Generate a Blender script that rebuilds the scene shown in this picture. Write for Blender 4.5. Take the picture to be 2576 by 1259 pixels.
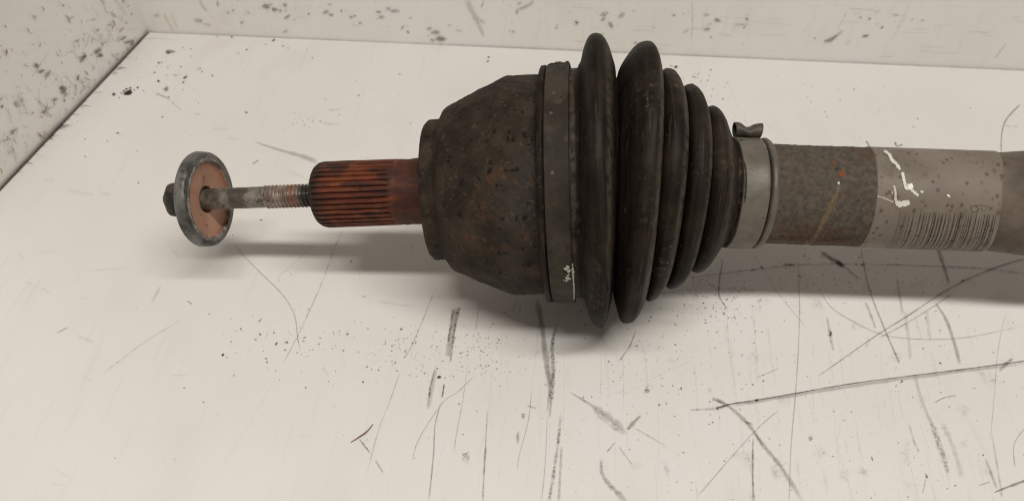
import bpy, math, random
import numpy as np
from mathutils import Vector, Matrix, noise

random.seed(7)
D = math.radians
scene = bpy.context.scene
for o in list(bpy.data.objects):
    bpy.data.objects.remove(o, do_unlink=True)

# ------------------------------------------------------------------ camera
FPX, CY, PITCH, ROLL, HCAM = 1827.62, 769.37, D(46.205), D(0.12), 0.2432
W_PX, H_PX = 2575.0, 1259.0
FW = np.array([0, math.cos(PITCH), -math.sin(PITCH)])
_up = np.array([0, math.sin(PITCH), math.cos(PITCH)])
_rt = np.array([1.0, 0, 0])
RT = _rt * math.cos(ROLL) + _up * math.sin(ROLL)
UP = -_rt * math.sin(ROLL) + _up * math.cos(ROLL)
CAM = np.array([0, 0, HCAM])
cd = bpy.data.cameras.new('camera')
cam = bpy.data.objects.new('camera', cd)
scene.collection.objects.link(cam)
m = Matrix.Identity(4)
for i in range(3):
    m[i][0] = RT[i]; m[i][1] = UP[i]; m[i][2] = -FW[i]; m[i][3] = CAM[i]
cam.matrix_world = m
cd.sensor_fit = 'HORIZONTAL'; cd.sensor_width = 36.0
cd.lens = 36.0 * FPX / W_PX
cd.shift_y = (CY - H_PX / 2) / W_PX
cd.clip_start = 0.01; cd.clip_end = 50
cd.dof.use_dof = True; cd.dof.focus_distance = 0.29; cd.dof.aperture_fstop = 16
scene.camera = cam

# ------------------------------------------------------------------ light of the workshop
world = bpy.data.worlds.new('World'); scene.world = world; world.use_nodes = True
bg = world.node_tree.nodes['Background']
bg.inputs[0].default_value = (1.0, 0.84, 0.71, 1); bg.inputs[1].default_value = 0.155
ld = bpy.data.lights.new('fluorescent_tube', 'AREA')       # long ceiling tube, parallel to the shaft
ld.shape = 'RECTANGLE'; ld.size = 1.4; ld.size_y = 0.14; ld.energy = 25.4
ld.color = (1.0, 0.968, 0.895)
lamp = bpy.data.objects.new('fluorescent_tube', ld); scene.collection.objects.link(lamp)
LH = 1.35; LT = D(19.8)
lamp.location = (0.26, 0.247 - LH * math.tan(LT), LH)
lamp.rotation_euler = (-LT, 0, 0)
scene.view_settings.view_transform = 'Standard'; scene.view_settings.look = 'None'
scene.view_settings.exposure = 0.0; scene.view_settings.gamma = 1.0
scene.view_settings.use_curve_mapping = False
scene.render.engine = 'CYCLES'
scene.cycles.transparent_max_bounces = 24
scene.cycles.filter_width = 1.15
scene.render.resolution_x = 1024; scene.render.resolution_y = 500

# ------------------------------------------------------------------ helpers
COL = scene.collection
def lin(r, g, b):
    f = lambda c: (c / 255 / 12.92) if c / 255 <= 0.04045 else ((c / 255 + 0.055) / 1.055) ** 2.4
    return (f(r), f(g), f(b))

def ray(x, y):
    d = FW + RT * (x - W_PX / 2) / FPX + UP * (CY - y) / FPX
    return d / np.linalg.norm(d)

def mesh_obj(name, verts, faces, mat, parent=None, base=(0, 0, 0), smooth=True, attrs=None):
    me = bpy.data.meshes.new(name)
    v = np.asarray(verts, float) - np.asarray(base, float)
    me.from_pydata(v.tolist(), [], faces)
    if attrs:
        for an, (typ, data) in attrs.items():
            at = me.attributes.new(an, typ, 'POINT')
            key = 'vector' if typ == 'FLOAT_VECTOR' else ('color' if typ == 'FLOAT_COLOR' else 'value')
            at.data.foreach_set(key, np.asarray(data, np.float32).ravel())
    me.materials.append(mat)
    if smooth:
        me.polygons.foreach_set('use_smooth', [True] * len(me.polygons))
    me.update()
    o = bpy.data.objects.new(name, me); COL.objects.link(o)
    if parent is not None:
        o.parent = parent
    else:
        o.location = base
    return o

def empty(name, base, label, cat):
    o = bpy.data.objects.new(name, None); COL.objects.link(o)
    o.location = base; o.empty_display_size = 0.01
    o['label'] = label; o['category'] = cat
    return o

def catmull(pts, n=8):
    P = [np.array(p, float) for p in pts]
    out = []
    for i in range(len(P) - 1):
        p0 = P[max(i - 1, 0)]; p1 = P[i]; p2 = P[i + 1]; p3 = P[min(i + 2, len(P) - 1)]
        for k in range(n):
            t = k / n
            out.append(0.5 * ((2 * p1) + (-p0 + p2) * t + (2 * p0 - 5 * p1 + 4 * p2 - p3) * t * t + (-p0 + 3 * p1 - 3 * p2 + p3) * t ** 3))
    out.append(P[-1])
    return out

def densify(pts, step):
    out = [np.array(pts[0], float)]
    for a, b in zip(pts[:-1], pts[1:]):
        a = np.array(a, float); b = np.array(b, float)
        n = max(1, int(np.linalg.norm(b - a) / step))
        for k in range(1, n + 1):
            out.append(a + (b - a) * k / n)
    return out

# ------------------------------------------------------------------ the two axes of the shaft (the joint droops towards the bench)
def direction(yaw, tilt):
    return np.array([math.cos(yaw) * math.cos(tilt), math.sin(yaw) * math.cos(tilt), math.sin(tilt)])
PA = np.array([0, .24735, .05694]); DA = direction(D(-3.915), D(5.674))
PB = np.array([0, .24709, .05845]); DB = direction(D(-2.034), D(-.756))
def axis_a(s): return PA + DA * s, DA
def axis_b(s): return PB + DB * s, DB
TILT_S = [.027, .036, .043, .050, .0575, .061, .067, .070, .078, .088, .093]
TILT_A = [0, 1.8, .8, -1.2, 1.5, .9, 2.0, 1.5, 2.2, 2.0, 0]
def axis_boot(s):
    def f(u):
        t = min(max((u - .022) / .073, 0), 1); t = t * t * (3 - 2 * t)
        return (PA + DA * u) * (1 - t) + (PB + DB * u) * t
    d = f(s + 1e-4) - f(s - 1e-4)
    d /= np.linalg.norm(d)
    k = D(np.interp(s, TILT_S, TILT_A)); c, q = math.cos(k), math.sin(k)       # each fold leans a little differently
    return f(s), np.array([c * d[0] - q * d[2], d[1], q * d[0] + c * d[2]])
def frame(d):
    e2 = np.array([0, 0, 1.0]) - d * d[2]; e2 /= np.linalg.norm(e2)
    e1 = np.cross(d, e2)          # points to the camera side
    return e1, e2                 # theta 0 = towards -y , pi/2 = up

def fbm(v, o=4):
    return noise.fractal(Vector(v), 1.0, 2.0, o)

def lathe(name, prof, axf, mat, parent, base, nseg=128, disp=None, rfun=None, close=False, smooth=True, sfun=None):
    V, AX, F = [], [], []
    th = np.linspace(0, 2 * np.pi, nseg, endpoint=False)
    for (s, r) in prof:
        c, d = axf(s); e1, e2 = frame(d)
        for t in th:
            rr = r
            if rfun: rr = rfun(s, t, r)
            ct, st = math.cos(t), math.sin(t)
            if disp: rr += disp(s, rr * ct, rr * st)
            V.append(c + rr * (ct * e1 + st * e2) + (d * sfun(s, t) if sfun else 0)); AX.append((s, r * ct, r * st))
    n = len(prof)
    for i in range(n - 1 if not close else n):
        a = i * nseg; b = ((i + 1) % n) * nseg
        for j in range(nseg):
            k = (j + 1) % nseg
            F.append((a + j, b + j, b + k, a + k))
    o = mesh_obj(name, V, F, mat, parent, base, smooth, {'ax': ('FLOAT_VECTOR', AX)})
    return o

def sharp(o, ang=35):
    o.data.set_sharp_from_angle(angle=D(ang))

# ------------------------------------------------------------------ materials
class NT:
    def __init__(self, name):
        self.m = bpy.data.materials.new(name); self.m.use_nodes = True
        self.t = self.m.node_tree; self.t.nodes.clear()
        self.out = self.n('ShaderNodeOutputMaterial'); self.b = self.n('ShaderNodeBsdfPrincipled')
        self.l(self.b.outputs[0], self.out.inputs[0])
    def n(self, typ, **k):
        nd = self.t.nodes.new(typ)
        for a, b in k.items(): setattr(nd, a, b)
        return nd
    def l(self, a, b): self.t.links.new(a, b)
    def attr(self, name): return self.n('ShaderNodeAttribute', attribute_name=name)
    def obj(self): return self.n('ShaderNodeTexCoord').outputs['Object']
    def map(self, v, scale=(1, 1, 1), loc=(0, 0, 0), rot=(0, 0, 0)):
        mp = self.n('ShaderNodeMapping'); self.l(v, mp.inputs[0])
        mp.inputs['Scale'].default_value = scale; mp.inputs['Location'].default_value = loc; mp.inputs['Rotation'].default_value = rot
        return mp.outputs[0]
    def noise(self, v, scale, detail=4, rough=.55, dist=0):
        nd = self.n('ShaderNodeTexNoise'); self.l(v, nd.inputs['Vector'])
        nd.inputs['Scale'].default_value = scale; nd.inputs['Detail'].default_value = detail
        nd.inputs['Roughness'].default_value = rough; nd.inputs['Distortion'].default_value = dist
        return nd.outputs[0]
    def voro(self, v, scale, rnd=1.0):
        nd = self.n('ShaderNodeTexVoronoi'); self.l(v, nd.inputs['Vector'])
        nd.inputs['Scale'].default_value = scale; nd.inputs['Randomness'].default_value = rnd
        return nd.outputs['Distance']
    def ramp(self, f, a, b, inv=False):
        nd = self.n('ShaderNodeMapRange'); nd.interpolation_type = 'SMOOTHSTEP'; self.l(f, nd.inputs[0])
        nd.inputs[1].default_value = a; nd.inputs[2].default_value = b
        nd.inputs[3].default_value = 1.0 if inv else 0.0; nd.inputs[4].default_value = 0.0 if inv else 1.0
        return nd.outputs[0]
    def mul(self, a, b, op='MULTIPLY'):
        nd = self.n('ShaderNodeMath', operation=op)
        for i, x in enumerate((a, b)):
            if isinstance(x, (int, float)): nd.inputs[i].default_value = x
            else: self.l(x, nd.inputs[i])
        return nd.outputs[0]
    def mix(self, f, a, b):
        nd = self.n('ShaderNodeMix', data_type='RGBA')
        if isinstance(f, (int, float)): nd.inputs[0].default_value = f
        else: self.l(f, nd.inputs[0])
        for i, x in ((6, a), (7, b)):
            if isinstance(x, tuple): nd.inputs[i].default_value = (*x, 1)
            else: self.l(x, nd.inputs[i])
        return nd.outputs[2]
    def fin(self, color, rough=.6, metal=0., spec=.4, bump=None, bstr=.3, bdist=.0005, alpha=None):
        for k, x in (('Base Color', color), ('Roughness', rough), ('Metallic', metal), ('Specular IOR Level', spec), ('Alpha', alpha)):
            if x is None: continue
            if isinstance(x, tuple): self.b.inputs[k].default_value = (*x, 1)
            elif isinstance(x, (int, float)): self.b.inputs[k].default_value = x
            else: self.l(x, self.b.inputs[k])
        if bump is not None:
            bn = self.n('ShaderNodeBump'); bn.inputs['Strength'].default_value = bstr; bn.inputs['Distance'].default_value = bdist
            self.l(bump, bn.inputs['Height']); self.l(bn.outputs[0], self.b.inputs['Normal'])
        return self.m

def mat_panel(name, base, tint, warm):
    t = NT(name); v = t.obj()
    c = t.mix(t.ramp(t.noise(v, 7, 3), .35, .68), base, tint)
    c = t.mix(t.mul(t.ramp(t.noise(t.map(v, (1, .35, 1)), 28, 5, .6), .5, .8), .5), c, warm)
    c = t.mix(t.mul(t.ramp(t.noise(t.map(v, (260, 14, 40)), 1.0, 4, .6), .56, .78), .22), c, (.50, .46, .40))
    r = t.mul(t.ramp(t.noise(v, 40, 4), .2, .9), .18); r = t.mul(r, .30, 'ADD')
    return t.fin(c, r, 0, .35, t.noise(v, 240, 4), .10, .0004)
M = {}
M['bench'] = mat_panel('bench_plastic', (.685, .665, .635), (.715, .695, .68), (.63, .605, .55))
M['wall'] = mat_panel('wall_plastic', (.77, .75, .715), (.81, .79, .77), (.70, .68, .62))

def mat_grime(name, rough=.6):
    t = NT(name); a = t.attr('Col'); k = t.attr('brk'); v = t.obj()
    n1 = t.ramp(t.noise(v, 750, 3, .7), .42, .62)
    n2 = t.ramp(t.noise(v, 210, 3, .6), .36, .60)
    nn = t.mul(n1, n2)
    f = t.n('ShaderNodeMix', data_type='FLOAT'); t.l(k.outputs['Fac'], f.inputs[0]); f.inputs[2].default_value = 1.0; t.l(nn, f.inputs[3])
    al = t.mul(a.outputs['Alpha'], f.outputs[0])
    return t.fin(a.outputs['Color'], rough, 0, .2, alpha=al)
M['grime'] = mat_grime('grime')  # film shader shared by grime, print and the painted slot shade
def mat_speck():
    t = NT('speck'); a = t.attr('Col'); return t.fin(a.outputs['Color'], .6, 0, .2)
M['speck'] = mat_speck()
M['paint'] = mat_grime('white_paint', .5)

def mat_rubber():
    t = NT('boot_rubber'); v = t.attr('ax').outputs['Vector']
    rings = t.noise(t.map(v, (700, 22, 22)), 1.0, 3, .6)
    c = t.mix(t.ramp(rings, .42, .72), (.0085, .0060, .0043), (.0220, .0156, .0110))
    c = t.mix(t.mul(t.ramp(t.noise(v, 60, 5, .6), .44, .70), .75), c, (.031, .0228, .0160))
    c = t.mix(t.mul(t.ramp(t.noise(t.map(v, (1, 1, 1), (4, 2, 9)), 420, 4, .7), .52, .66), t.ramp(t.noise(v, 38, 3), .40, .62)), c, (.052, .041, .030))
    c = t.mix(t.mul(t.ramp(t.noise(t.map(v, (1400, 60, 60)), 1.0, 3, .6), .60, .68), .5), c, (.055, .044, .033))
    sx = t.n('ShaderNodeSeparateXYZ'); t.l(v, sx.inputs[0])
    sw = t.mul(sx.outputs[0], t.mul(t.noise(v, 55, 3), .0016), 'ADD')
    pale_bands = None                                                    # paler bands on the shoulders of the folds, broken up by noise
    for s0, wd in ((.0396, .0018), (.0546, .0022), (.0638, .0018), (.0734, .0019), (.0838, .0030), (.0265, .0016)):
        d1 = t.n('ShaderNodeMath', operation='ABSOLUTE'); t.l(t.mul(sw, s0 + .0008, 'SUBTRACT'), d1.inputs[0])
        dd = t.ramp(d1.outputs[0], 0, wd, True)
        pale_bands = dd if pale_bands is None else t.mul(pale_bands, dd, 'MAXIMUM')
    c = t.mix(t.mul(t.mul(pale_bands, t.ramp(t.noise(v, 300, 5, .7), .30, .62)), .8), c, (.085, .070, .052))
    c = t.mix(t.ramp(t.noise(v, 170, 2, .5), .735, .78), c, (.10, .062, .040))
    c = t.mix(t.mul(t.ramp(t.voro(v, 260), .08, .13, True), t.ramp(t.noise(v, 35, 2), .52, .6)), c, (.13, .11, .09))
    r = t.mul(t.mul(t.ramp(t.noise(v, 45, 4), .3, .75), .25), .48, 'ADD')
    return t.fin(c, r, 0, .12, t.noise(v, 900, 4, .65), .30, .0004)
M['rubber'] = mat_rubber()

def mat_housing():
    t = NT('rusty_housing'); v = t.attr('ax').outputs['Vector']
    c = t.mix(t.ramp(t.noise(v, 70, 6, .65), .35, .65), (.019, .0128, .0086), (.047, .033, .0225))
    rust = t.mul(t.ramp(t.noise(v, 150, 5, .65, .6), .52, .66), t.ramp(t.noise(v, 32, 2), .42, .62))
    c = t.mix(t.mul(rust, .75), c, (.098, .042, .018))
    sx = t.n('ShaderNodeSeparateXYZ'); t.l(v, sx.inputs[0])
    steel = t.mul(t.ramp(sx.outputs[0], -.006, .006), t.ramp(t.noise(v, 40, 4), .40, .62))
    c = t.mix(t.mul(steel, .5), c, (.042, .040, .037))
    c = t.mix(t.mul(t.ramp(t.noise(v, 380, 3, .6), .60, .68), .7), c, (.085, .056, .036))
    c = t.mix(t.ramp(t.noise(t.map(v, (1, 1, 1), (2, 7, 3)), 300, 4, .65), .58, .66), c, (.006, .0045, .0035))
    return t.fin(c, .75, .0, .2, t.noise(v, 420, 6, .7), 1.0, .0012)
M['housing'] = mat_housing()

def mat_spline():
    t = NT('rusty_spline'); v = t.attr('ax').outputs['Vector']
    st = t.noise(t.map(v, (60, 420, 420)), 1.0, 4, .6)
    c = t.mix(t.ramp(st, .36, .66), (.046, .0125, .0075), (.145, .033, .0105))
    c = t.mix(t.mul(t.ramp(t.noise(v, 130, 4, .6), .50, .66), .75), c, (.160, .045, .015))
    sx = t.n('ShaderNodeSeparateXYZ'); t.l(v, sx.inputs[0])
    blk = t.ramp(t.noise(v, 75, 4, .55), .50, .62)
    c = t.mix(t.mul(blk, .6), c, (.022, .011, .008))
    neck = t.ramp(t.mul(sx.outputs[0], t.mul(t.noise(v, 160, 3), .004), 'ADD'), -.0475, -.0435)
    c = t.mix(t.mul(neck, .6), c, (.036, .0125, .008))
    front = t.ramp(t.mul(sx.outputs[0], t.mul(t.noise(v, 120, 3), .006), 'ADD'), -.0795, -.0735, True)
    c = t.mix(t.mul(front, .85), c, (.019, .013, .010))
    return t.fin(c, .6, .0, .3, t.noise(v, 600, 5, .65), .6, .0006)
M['spline'] = mat_spline()

def mat_clamp():
    t = NT('dull_clamp_band'); v = t.attr('ax').outputs['Vector']
    c = t.mix(t.ramp(t.noise(v, 55, 5, .6), .35, .68), (.022, .0172, .0125), (.050, .040, .029))
    c = t.mix(t.mul(t.ramp(t.noise(t.map(v, (1, 1, 1), (3, 1, 2)), 140, 4), .56, .7), .6), c, (.072, .058, .041))
    c = t.mix(t.ramp(t.voro(v, 190), .09, .15, True), c, (.09, .08, .07))
    c = t.mix(t.ramp(t.noise(v, 260, 3), .66, .72), c, (.030, .014, .008))
    return t.fin(c, .68, .0, .22, t.noise(v, 500, 4), .5, .0006)
M['clamp'] = mat_clamp()

def mat_zinc():
    t = NT('grey_zinc_band'); v = t.attr('ax').outputs['Vector']
    c = t.mix(t.ramp(t.noise(v, 90, 5, .6), .32, .7), (.105, .091, .074), (.165, .148, .124))
    c = t.mix(t.mul(t.ramp(t.noise(v, 300, 3, .6), .62, .70), .8), c, (.05, .04, .03))
    return t.fin(c, .5, .2, .4, t.noise(v, 600, 4), .2, .0003)
M['zinc'] = mat_zinc()

def mat_ear():
    t = NT('dark_crimp'); v = t.attr('ax').outputs['Vector']
    return t.fin(t.mix(t.noise(v, 160, 4), (.040, .034, .028), (.105, .092, .076)), .55, .2, .35, t.noise(v, 500, 4), .3, .0004)
M['ear'] = mat_ear()
def mat_crust():
    t = NT('crusted_tube'); v = t.attr('ax').outputs['Vector']
    c = t.mix(t.ramp(t.noise(v, 430, 6, .7), .34, .66), (.064, .052, .041), (.112, .092, .073))
    c = t.mix(t.mul(t.ramp(t.noise(v, 45, 4), .5, .66), .55), c, (.090, .052, .030))
    c = t.mix(t.mul(t.ramp(t.noise(v, 560, 4, .6), .60, .70), .65), c, (.026, .016, .012))
    return t.fin(c, .8, 0, .2, t.noise(v, 520, 6, .7), .8, .0008)
M['crust'] = mat_crust()

def mat_tube_end():
    t = NT('brown_tube'); v = t.attr('ax').outputs['Vector']
    c = t.mix(t.ramp(t.noise(v, 60, 5, .6), .35, .66), (.088, .068, .052), (.138, .111, .087))
    c = t.mix(t.mul(t.ramp(t.noise(t.map(v, (1, 1, 1), (1, 4, 2)), 95, 4), .58, .68), .7), c, (.055, .041, .031))
    return t.fin(c, .7, 0, .25, t.noise(v, 400, 5), .4, .0006)
M['tube'] = mat_tube_end()

def mat_label():
    t = NT('worn_label'); v = t.attr('ax').outputs['Vector']
    c = t.mix(t.ramp(t.noise(v, 50, 5, .6), .3, .7), (.155, .127, .102), (.200, .168, .136))
    sp = t.mul(t.ramp(t.voro(t.map(v, (1.1, 1, 1)), 300), .14, .36, True), t.ramp(t.noise(v, 190, 2), .42, .54))
    c = t.mix(t.mul(sp, .75), c, (.060, .045, .034))
    c = t.mix(t.mul(t.ramp(t.noise(v, 170, 3), .58, .72), .5), c, (.10, .078, .06))
    return t.fin(c, .55, 0, .35, t.noise(v, 300, 4), .15, .0003)
M['label'] = mat_label()

def mat_washer():
    t = NT('zinc_washer'); v = t.attr('ax').outputs['Vector']
    c = t.mix(t.ramp(t.noise(v, 110, 5, .62), .36, .64), (.050, .047, .041), (.165, .163, .155))
    c = t.mix(t.mul(t.ramp(t.noise(v, 330, 4, .65), .56, .66), .8), c, (.030, .028, .025))
    return t.fin(c, .42, .35, .5, t.noise(v, 500, 5), .45, .0005)
M['washer'] = mat_washer()
def mat_flaky():
    t = NT('flaked_rim'); v = t.attr('ax').outputs['Vector']
    c = t.mix(t.ramp(t.noise(v, 420, 5, .7), .42, .58), (.10, .095, .085), (.27, .255, .22))
    return t.fin(c, .6, .1, .4, t.noise(v, 700, 5), .8, .0007)
M['flaky'] = mat_flaky()
def mat_orange():
    t = NT('orange_lacquer'); v = t.attr('ax').outputs['Vector']
    c = t.mix(t.ramp(t.noise(v, 90, 4), .3, .7), (.36, .180, .115), (.45, .245, .170))
    sx = t.n('ShaderNodeVectorMath', operation='LENGTH')
    w = t.n('ShaderNodeVectorMath', operation='MULTIPLY'); t.l(v, w.inputs[0]); w.inputs[1].default_value = (0, 1, 1)
    t.l(w.outputs[0], sx.inputs[0])
    edge = t.mul(t.ramp(sx.outputs['Value'], .0146, .0166), t.ramp(t.noise(v, 260, 3), .3, .6))
    c = t.mix(t.mul(edge, .8), c, (.20, .062, .026))
    c = t.mix(t.mul(t.ramp(t.noise(v, 520, 3), .68, .74), .7), c, (.07, .05, .04))
    return t.fin(c, .5, 0, .4, t.noise(v, 500, 4), .12, .0003)
M['orange'] = mat_orange()
def mat_shank():
    t = NT('steel_shank'); v = t.attr('ax').outputs['Vector']
    c = t.mix(t.ramp(t.noise(v, 160, 5, .62), .40, .62), (.085, .073, .060), (.245, .215, .182))
    c = t.mix(t.mul(t.ramp(t.noise(t.map(v, (1, 1, 1), (5, 0, 1)), 240, 4), .58, .66), .7), c, (.05, .04, .032))
    return t.fin(c, .45, .45, .5, t.noise(v, 700, 5), .35, .0004)
M['shank'] = mat_shank()
def mat_thread():
    t = NT('thread_steel'); v = t.attr('ax').outputs['Vector']
    sx = t.n('ShaderNodeSeparateXYZ'); t.l(v, sx.inputs[0])
    c = t.mix(t.ramp(t.noise(v, 240, 4, .6), .38, .6), (.18, .135, .11), (.36, .29, .245))
    c = t.mix(t.mul(t.ramp(t.noise(v, 480, 4, .6), .58, .64), .8), c, (.025, .018, .014))
    rusty = t.mul(t.ramp(sx.outputs[0], -.0985, -.096), t.ramp(sx.outputs[0], -.095, -.092, True))
    c = t.mix(t.mul(rusty, .6), c, (.22, .075, .04))
    oily = t.ramp(t.mul(sx.outputs[0], t.mul(t.noise(v, 300, 2), .003), 'ADD'), -.0925, -.0890)
    c = t.mix(t.mul(oily, .85), c, (.020, .018, .017))
    r = t.n('ShaderNodeMapRange'); t.l(oily, r.inputs[0]); r.inputs[3].default_value = .5; r.inputs[4].default_value = .25
    return t.fin(c, r.outputs[0], .4, .5)
M['thread'] = mat_thread()
def mat_head():
    t = NT('dark_bolt_head'); v = t.attr('ax').outputs['Vector']
    c = t.mix(t.ramp(t.noise(v, 200, 5, .6), .4, .66), (.020, .018, .014), (.070, .062, .048))
    return t.fin(c, .5, .3, .4, t.noise(v, 600, 4), .3, .0003)
M['head'] = mat_head()
def mat_plain(name, c, rough=.6):
    t = NT(name); v = t.obj()
    return t.fin(t.mix(t.noise(v, 500, 3), tuple(x * .7 for x in c), c), rough)
M['fibre'] = mat_plain('red_fibre', (.20, .075, .05))
M['gap'] = mat_plain('dirty_gap', (.05, .043, .036), .9)

# ------------------------------------------------------------------ the setting: bench panel and two walls of the tray
G = D(-5.006)
U = np.array([math.cos(G), math.sin(G), 0]); Wd = np.array([-math.sin(G), math.cos(G), 0])
CORNER = np.array([0, .48515, 0]) + U * -.26487         # back left corner of the bench top

def bench():
    # outline in (u along the back edge, w towards the viewer), rounded back-left corner
    R = .006; L, Dp = 1.0, .80
    pts = [(R - R * math.cos(a), R - R * math.sin(a)) for a in np.linspace(0, math.pi / 2, 8)]
    pts += [(L, 0), (L, Dp), (0, Dp)]
    prof = [(.0, -.02), (0., -.0016), (.0005, -.0005), (.0016, 0.)]          # inset, z
    V, F = [], []
    c = np.array([L / 2, Dp / 2])
    for ins, z in prof:
        for p in pts:
            p = np.array(p); q = p + np.sign(c - p) * 0
            q = np.array([min(max(p[0], ins), L - ins), min(max(p[1], ins), Dp - ins)])
            V.append(CORNER + U * q[0] - Wd * q[1] + np.array([0, 0, z]))
    n = len(pts)
    for i in range(len(prof) - 1):
        for j in range(n):
            k = (j + 1) % n
            F.append((i * n + j, i * n + k, (i + 1) * n + k, (i + 1) * n + j))
    F.append(tuple(range((len(prof) - 1) * n, len(prof) * n)))
    o = mesh_obj('bench_top', V, F, M['bench'], None, CORNER, False)
    sharp(o, 20)
    o['kind'] = 'structure'
    o['label'] = 'scratched off-white plastic bench top under the drive shaft'
    return o
BENCH = bench()

def wall(name, p0, along, away, length, rad, gap, height, sink, label):
    """panel standing on the bench line p0+along*t; its foot curls away behind the bench edge"""
    prof = [(0, height)] + [(0, z) for z in np.linspace(height * .6, rad + .001, 6)]
    for a in np.linspace(0, math.pi / 2, 12):
        prof.append((rad - rad * math.cos(a), rad - rad * math.sin(a) - .0))
    prof = [(x, z - rad * sink) for x, z in prof] + [(rad, -.03)]
    prof += [(rad + .012, -.03), (.012 + rad * 0, height)]
    V, F = [], []
    ts = np.linspace(-.02, length, 40)
    for t in ts:
        for x, z in prof:
            wob = .0006 * noise.noise(Vector((t * 14, z * 20, rad * 100)))
            V.append(p0 + along * t + away * (x + gap + wob) + np.array([0, 0, z]))
    n = len(prof)
    for i in range(len(ts) - 1):
        for j in range(n):
            k = (j + 1) % n
            F.append((i * n + j, i * n + k, (i + 1) * n + k, (i + 1) * n + j))
    F.append(tuple(range(n))); F.append(tuple(range(len(V) - n, len(V)))[::-1])
    o = mesh_obj(name, V, F, M['wall'], None, p0, True); sharp(o, 50)
    o['kind'] = 'structure'; o['label'] = label
    return o
WB = wall('wall_back', CORNER, U, Wd, 1.0, .018, .0000, .26, .95, 'stained off-white panel rising behind the bench top')
WL = wall('wall_left', CORNER + Wd * .001, -Wd, -U, .70, .010, .0004, .26, .62, 'heavily speckled off-white panel at the left of the bench')

# ------------------------------------------------------------------ stains and scratches: thin films lying on their surface
class Film:
    def __init__(self, proj):
        self.p = proj; self.V, self.F, self.C, self.K = [], [], [], []; self.i = 0
    def lift(self): self.i += 1; return .00012 + (self.i % 90) * 3e-6
    def add(self, pts, cols, brk, faces, h):
        b = len(self.V)
        for (x, y), c in zip(pts, cols):
            self.V.append(self.p(x, y, h)); self.C.append(c); self.K.append(brk)
        self.F += [tuple(b + k for k in f) for f in faces]
    def line(self, pts, w, col=(.05, .04, .03), a=.6, brk=.6, n=8, fade=.12, soft=.35, wob=.3):
        P = catmull(pts, n); N = len(P)
        ws = w if isinstance(w, (list, tuple)) else [w, w]
        wi = np.interp(np.linspace(0, 1, N), np.linspace(0, 1, len(ws)), ws)
        h = self.lift(); pp, cc, ff = [], [], []
        for i, p in enumerate(P):
            q = P[min(i + 1, N - 1)] - P[max(i - 1, 0)]; q = q / (np.linalg.norm(q) + 1e-9); nn = np.array([-q[1], q[0]])
            u = i / (N - 1); f = min(1, u / fade, (1 - u) / fade) if fade else 1
            ww = wi[i] * (1 + wob * random.uniform(-1, 1)) / 2
            for k, (o, al) in enumerate(((-1, 0), (-soft, 1), (soft, 1), (1, 0))):
                z = p + nn * ww * o
                pp.append(z); cc.append((*col, .84 * a * al * max(f, 0)))
            if i:
                b = (i - 1) * 4
                ff += [(b + k, b + k + 1, b + k + 5, b + k + 4) for k in range(3)]
        self.add(pp, cc, brk, ff, h)
    def blob(self, x, y, rx, ry, ang=0., col=(.04, .033, .025), a=.85, brk=0., soft=.6, n=9, jag=.35):
        h = self.lift(); ca, sa = math.cos(ang), math.sin(ang)
        pp = [(x, y)]; cc = [(*col, a)]; ff = []
        for ring, (sc, al) in enumerate(((soft, a), (1.0, 0.0 if soft < .95 else a))):
            for k in range(n):
                t = 2 * math.pi * k / n
                j = jl[k] if ring else 1
                if ring == 0:
                    if k == 0: jl = [1 + random.uniform(-jag, jag) for _ in range(n)]
                    j = jl[k]
                dx, dy = rx * sc * j * math.cos(t), ry * sc * j * math.sin(t)
                pp.append((x + dx * ca - dy * sa, y + dx * sa + dy * ca)); cc.append((*col, al))
        for k in range(n):
            q = (k + 1) % n
            ff.append((0, 1 + k, 1 + q)); ff.append((1 + k, 1 + n + k, 1 + n + q, 1 + q))
        self.add(pp, cc, brk, ff, h)
    def speck(self, x, y, rx, ry, ang, col):
        h = .0001; ca, sa = math.cos(ang), math.sin(ang); pp = []
        for k in range(6):
            j = random.uniform(.7, 1.25); dx, dy = rx * j * math.cos(k * math.pi / 3), ry * j * math.sin(k * math.pi / 3)
            pp.append((x + dx * ca - dy * sa, y + dx * sa + dy * ca))
        self.add(pp, [(*col, 1)] * 6, 0, [(0, 1, 2, 3, 4, 5)], .00006 + (len(self.F) % 50) * 1e-6)
    def build(self, name, parent, mat='grime', kind='stuff', base=None):
        o = mesh_obj(name, self.V, self.F, M[mat], parent, base if base is not None else parent.location, False,
                     {'Col': ('FLOAT_COLOR', self.C), 'brk': ('FLOAT', self.K)})
        if kind: o['kind'] = kind
        return o

def on_bench(x, y, h):
    d = ray(x, y); return CAM + d * ((h - CAM[2]) / d[2])
def on_plane(p0, n):
    def f(x, y, h):
        d = ray(x, y); q = p0 + n * h
        return CAM + d * (((q - CAM) @ n) / (d @ n))
    return f
on_back = on_plane(CORNER - Wd * .0005, -Wd)
on_left = on_plane(CORNER + U * .0003, U)

DK = (.040, .033, .026); BR = (.16, .115, .075); GR = (.22, .20, .16); WH = (.80, .78, .75); RB = (.12, .06, .035)
S = Film(on_bench)
L = S.line
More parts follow.
